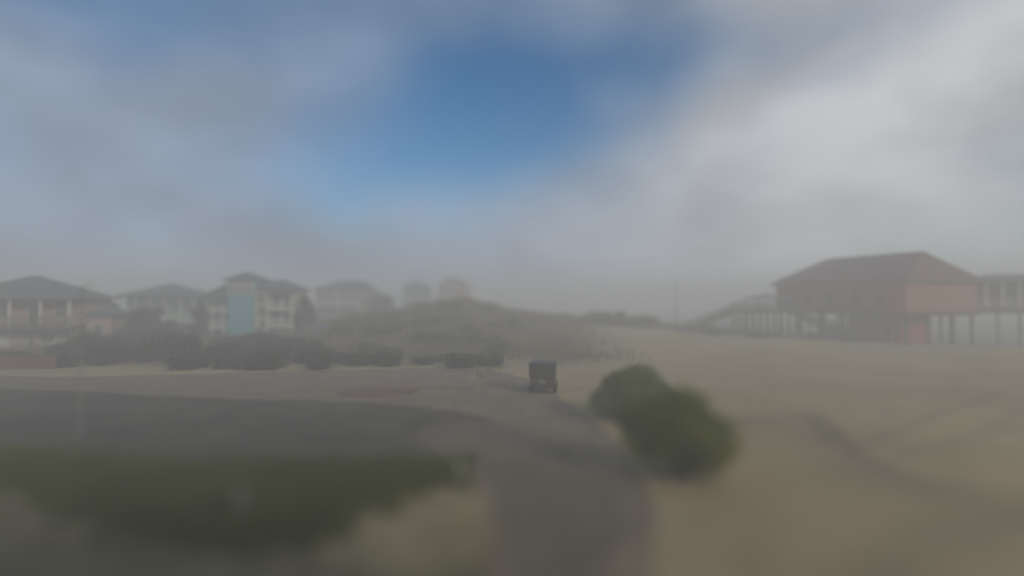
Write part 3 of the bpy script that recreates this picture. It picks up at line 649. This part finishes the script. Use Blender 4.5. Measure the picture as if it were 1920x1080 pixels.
# open buggy seen from behind on the sand
bx_, by_ = gnd(1020, 735); BG = empty('buggy', (bx_, by_ + .6, 0.012), R(-6)); BG.scale = (1.14, 1.0, 0.93); tag(BG, 'dark boxy buggy with a flat roof parked on the sand beside the road bend', 'buggy')
def part(mb, name, m, par, bv=0.0):
    o = mb.build(name, m, par)
    if bv: bevel(o, bv)
    return o
part(MB().add([(-.66,-1.15,.38),(.66,-1.15,.38),(.66,1.25,.38),(-.66,1.25,.38),(-.64,-1.2,.95),(.64,-1.2,.95),(.60,1.35,.72),(-.60,1.35,.72),(-.64,-.35,.95),(.64,-.35,.95),(.64,-.3,.5),(-.64,-.3,.5),(.62,.7,.48),(-.62,.7,.48),(.60,.78,.86),(-.60,.78,.86)],
     [(0,3,2,1),(0,1,5,4),(4,5,9,8),(8,9,10,11),(11,10,12,13),(13,12,14,15),(15,14,6,7),(2,3,7,6),(1,2,6,14,12,10,9,5),(0,4,8,11,13,15,7,3)]), 'body', 'black_paint', BG, .04)
part(MB().add([(-.74,-1.2,1.82),(.74,-1.2,1.82),(.70,.95,1.80),(-.70,.95,1.80),(-.70,-1.15,1.9),(.70,-1.15,1.9),(.66,.9,1.88),(-.66,.9,1.88)],
     [(0,3,2,1),(4,5,6,7),(0,1,5,4),(1,2,6,5),(2,3,7,6),(3,0,4,7)]), 'roof', 'black_paint', BG, .03)
for sx_ in (-1, 1):
    MB().bar((sx_*.62,-1.12,.9), (sx_*.66,-1.1,1.84), .09, .09).build('roof_post', 'black_paint', BG)
    MB().bar((sx_*.58,.86,.8), (sx_*.64,.5,1.83), .07, .07).build('roof_post', 'black_paint', BG)
part(MB().box(-.58,.58,-.95,-.38,.953,1.1), 'seat', 'seat_vinyl', BG, .05)
part(MB().add([(-.56,-1.02,1.05),(.56,-1.02,1.05),(.56,-.92,1.05),(-.56,-.92,1.05),(-.52,-1.12,1.5),(.52,-1.12,1.5),(.52,-1.02,1.5),(-.52,-1.02,1.5)],
     [(0,3,2,1),(4,5,6,7),(0,1,5,4),(1,2,6,5),(2,3,7,6),(3,0,4,7)]), 'backrest', 'seat_vinyl', BG, .04)
sw_ = MB()
for i in range(16):
    a0, a1 = i*math.pi/8, (i+1)*math.pi/8; c_ = Vector((-.3, .42, 1.12))
    sw_.tube(c_ + Vector((math.cos(a0)*.18, math.sin(a0)*.1, math.sin(a0)*.15)), c_ + Vector((math.cos(a1)*.18, math.sin(a1)*.1, math.sin(a1)*.15)), .016, n=6)
sw_.tube((-.3,.42,1.12), (-.3,.8,.8), .02, n=6); sw_.build('steering_wheel', 'rubber', BG)
MB().add([(-.60,-1.175,1.0),(.60,-1.175,1.0),(.62,-1.16,1.815),(-.62,-1.16,1.815),(-.60,-1.15,1.0),(.60,-1.15,1.0),(.62,-1.135,1.815),(-.62,-1.135,1.815)],[(0,1,2,3),(7,6,5,4),(0,4,5,1),(1,5,6,2),(2,6,7,3),(3,7,4,0)]).build('rear_curtain', 'black_paint', BG)
MB().box(-.2,.2,-1.222,-1.19,.6,.88).build('rear_plate', 'seat_vinyl', BG)
part(MB().box(-.62,.62,-1.32,-1.2,.4,.52), 'bumper', 'black_paint', BG, .02)
for sx_ in (-1, 1):
    MB().box(sx_*.5-.07, sx_*.5+.07, -1.225, -1.17, .68, .8).build('tail_light', 'red_wall', BG)
    for y_ in (-.82, .92):
        wh = MB().lathe([(.10,-.05),(.24,-.09),(.28,-.06),(.28,.06),(.24,.09),(.10,.05)], 18).build('wheel', 'rubber', BG, (sx_*.62, y_, .28)); wh.rotation_euler = (0, R(90), 0)
        MB().lathe([(.03,-.075),(.14,-.07),(.15,.0),(.14,.07),(.03,.075)], 14).build('rim', 'steel', wh)

# markers in the grass
x_, y_ = gnd(868, 912); q1 = empty('marker_stake', (x_, y_, 0)); tag(q1, 'thin pale leaning stake at the tip of the grass island', 'stake')
MB().bar((0,0,-.1), (-.10,.02,.72), .075, .04).build('shaft', 'white_trim', q1); MB().bar((-.10,.02,.72), (-.113,.022,.80), .062, .036).build('cap', 'white_trim', q1)
x_, y_ = gnd(455, 966); q2 = empty('utility_pedestal', (x_, y_, .04), R(12)); tag(q2, 'pale beige utility pedestal standing in the dark grass', 'pedestal')
bevel(MB().box(-.15,.15,-.13,.13,0,.52).build('housing', 'pale_plastic', q2), .02); bevel(MB().add([(-.18,-.16,.52),(.18,-.16,.52),(.18,.16,.52),(-.18,.16,.52),(-.13,-.1,.63),(.13,-.1,.63),(.13,.1,.63),(-.13,.1,.63)],[(0,3,2,1),(4,5,6,7),(0,1,5,4),(1,2,6,5),(2,3,7,6),(3,0,4,7)]).build('lid', 'pale_plastic', q2), .015)
MB().box(-.1,.1,-.137,-.128,.12,.4).build('door_panel', 'pale_plastic', q2)
x_, y_ = gnd(374, 978); q3 = empty('marker_post', (x_, y_, .04)); tag(q3, 'short pale post in the dark grass, smaller one next to the pedestal', 'post')
MB().lathe([(.05,-.1),(.05,.26),(.042,.30)], 12).build('shaft', 'pale_plastic', q3); MB().lathe([(.056,.20),(.056,.24)], 12).build('band', 'white_trim', q3)
x_, y_ = gnd(1205, 880); q4 = empty('small_sign', (x_, y_, .02), R(-8)); tag(q4, 'small blank pale sign on a post at the edge of the nearer green shrub', 'sign')
MB().bar((0,0,-.1), (0,0,1.02), .06, .06).build('post', 'wood_grey', q4); bevel(MB().box(-.24,.24,-.055,-.032,.58,1.0).build('panel', 'pale_plastic', q4), .008)

# poles
P1 = empty('street_lamp', (pxy(152, 23.5), 23.5, 0.0)); tag(P1, 'slim grey street lamp standing by the road at the left', 'street lamp')
MB().tube((0,0,-.3), (0,0,5.95), .032, .024, 10).build('pole', 'wood_pale', P1); MB().lathe([(.14,0),(.14,.05),(.09,.25),(.07,.3)], 12).build('base', 'steel', P1)
MB().tube((0,0,5.9), (.32,-.05,6.08), .03, .025, 8).build('arm', 'steel', P1); bevel(MB().box(.26,.62,-.13,.05,6.02,6.12).build('lamp_head', 'white_trim', P1), .03)
P2 = empty('utility_pole', (pxy(1268, 84), 84, 0.3)); tag(P2, 'thin wooden utility pole rising from the low dune, left of the raised deck', 'pole')
MB().tube((0,0,-.6), (0,0,7.9), .075, .06, 10).build('pole', 'wood_pale', P2); MB().lathe([(.13,0),(.13,.05),(.04,.12)], 10).build('cap', 'steel', P2, (0, 0, 7.9))

# breaking foam near the shore
for k, (off, wd) in enumerate(((4, 1.6), (13, 1.2), (26, 1.8))):
    u = np.linspace(-60, 140, 120); mb = MB(); r = np.random.default_rng(k); jit = np.cumsum(r.normal(0, .25, 120)); ww = wd * (0.3 + r.random(120))
    ce = SH[None] + SHD[None] * u[:, None] + SHN[None] * (off + jit[:, None]); v = []
    for c_, w_ in zip(ce, ww):
        for e_, z_ in ((-.5, -1.02), (0, -.72), (.5, -1.02)): v.append((c_[0] + SHN[0]*w_*e_, c_[1] + SHN[1]*w_*e_, z_))
    mb.add(v, [(3*i+j, 3*i+j+1, 3*i+j+4, 3*i+j+3) for i in range(119) for j in range(2)])
    tag(mb.build('surf', 'foam'), 'line of white surf breaking along the shore, %s' % ('nearest the beach', 'second one out', 'third and farthest out')[k], 'surf', 'lines of surf', kind='stuff')
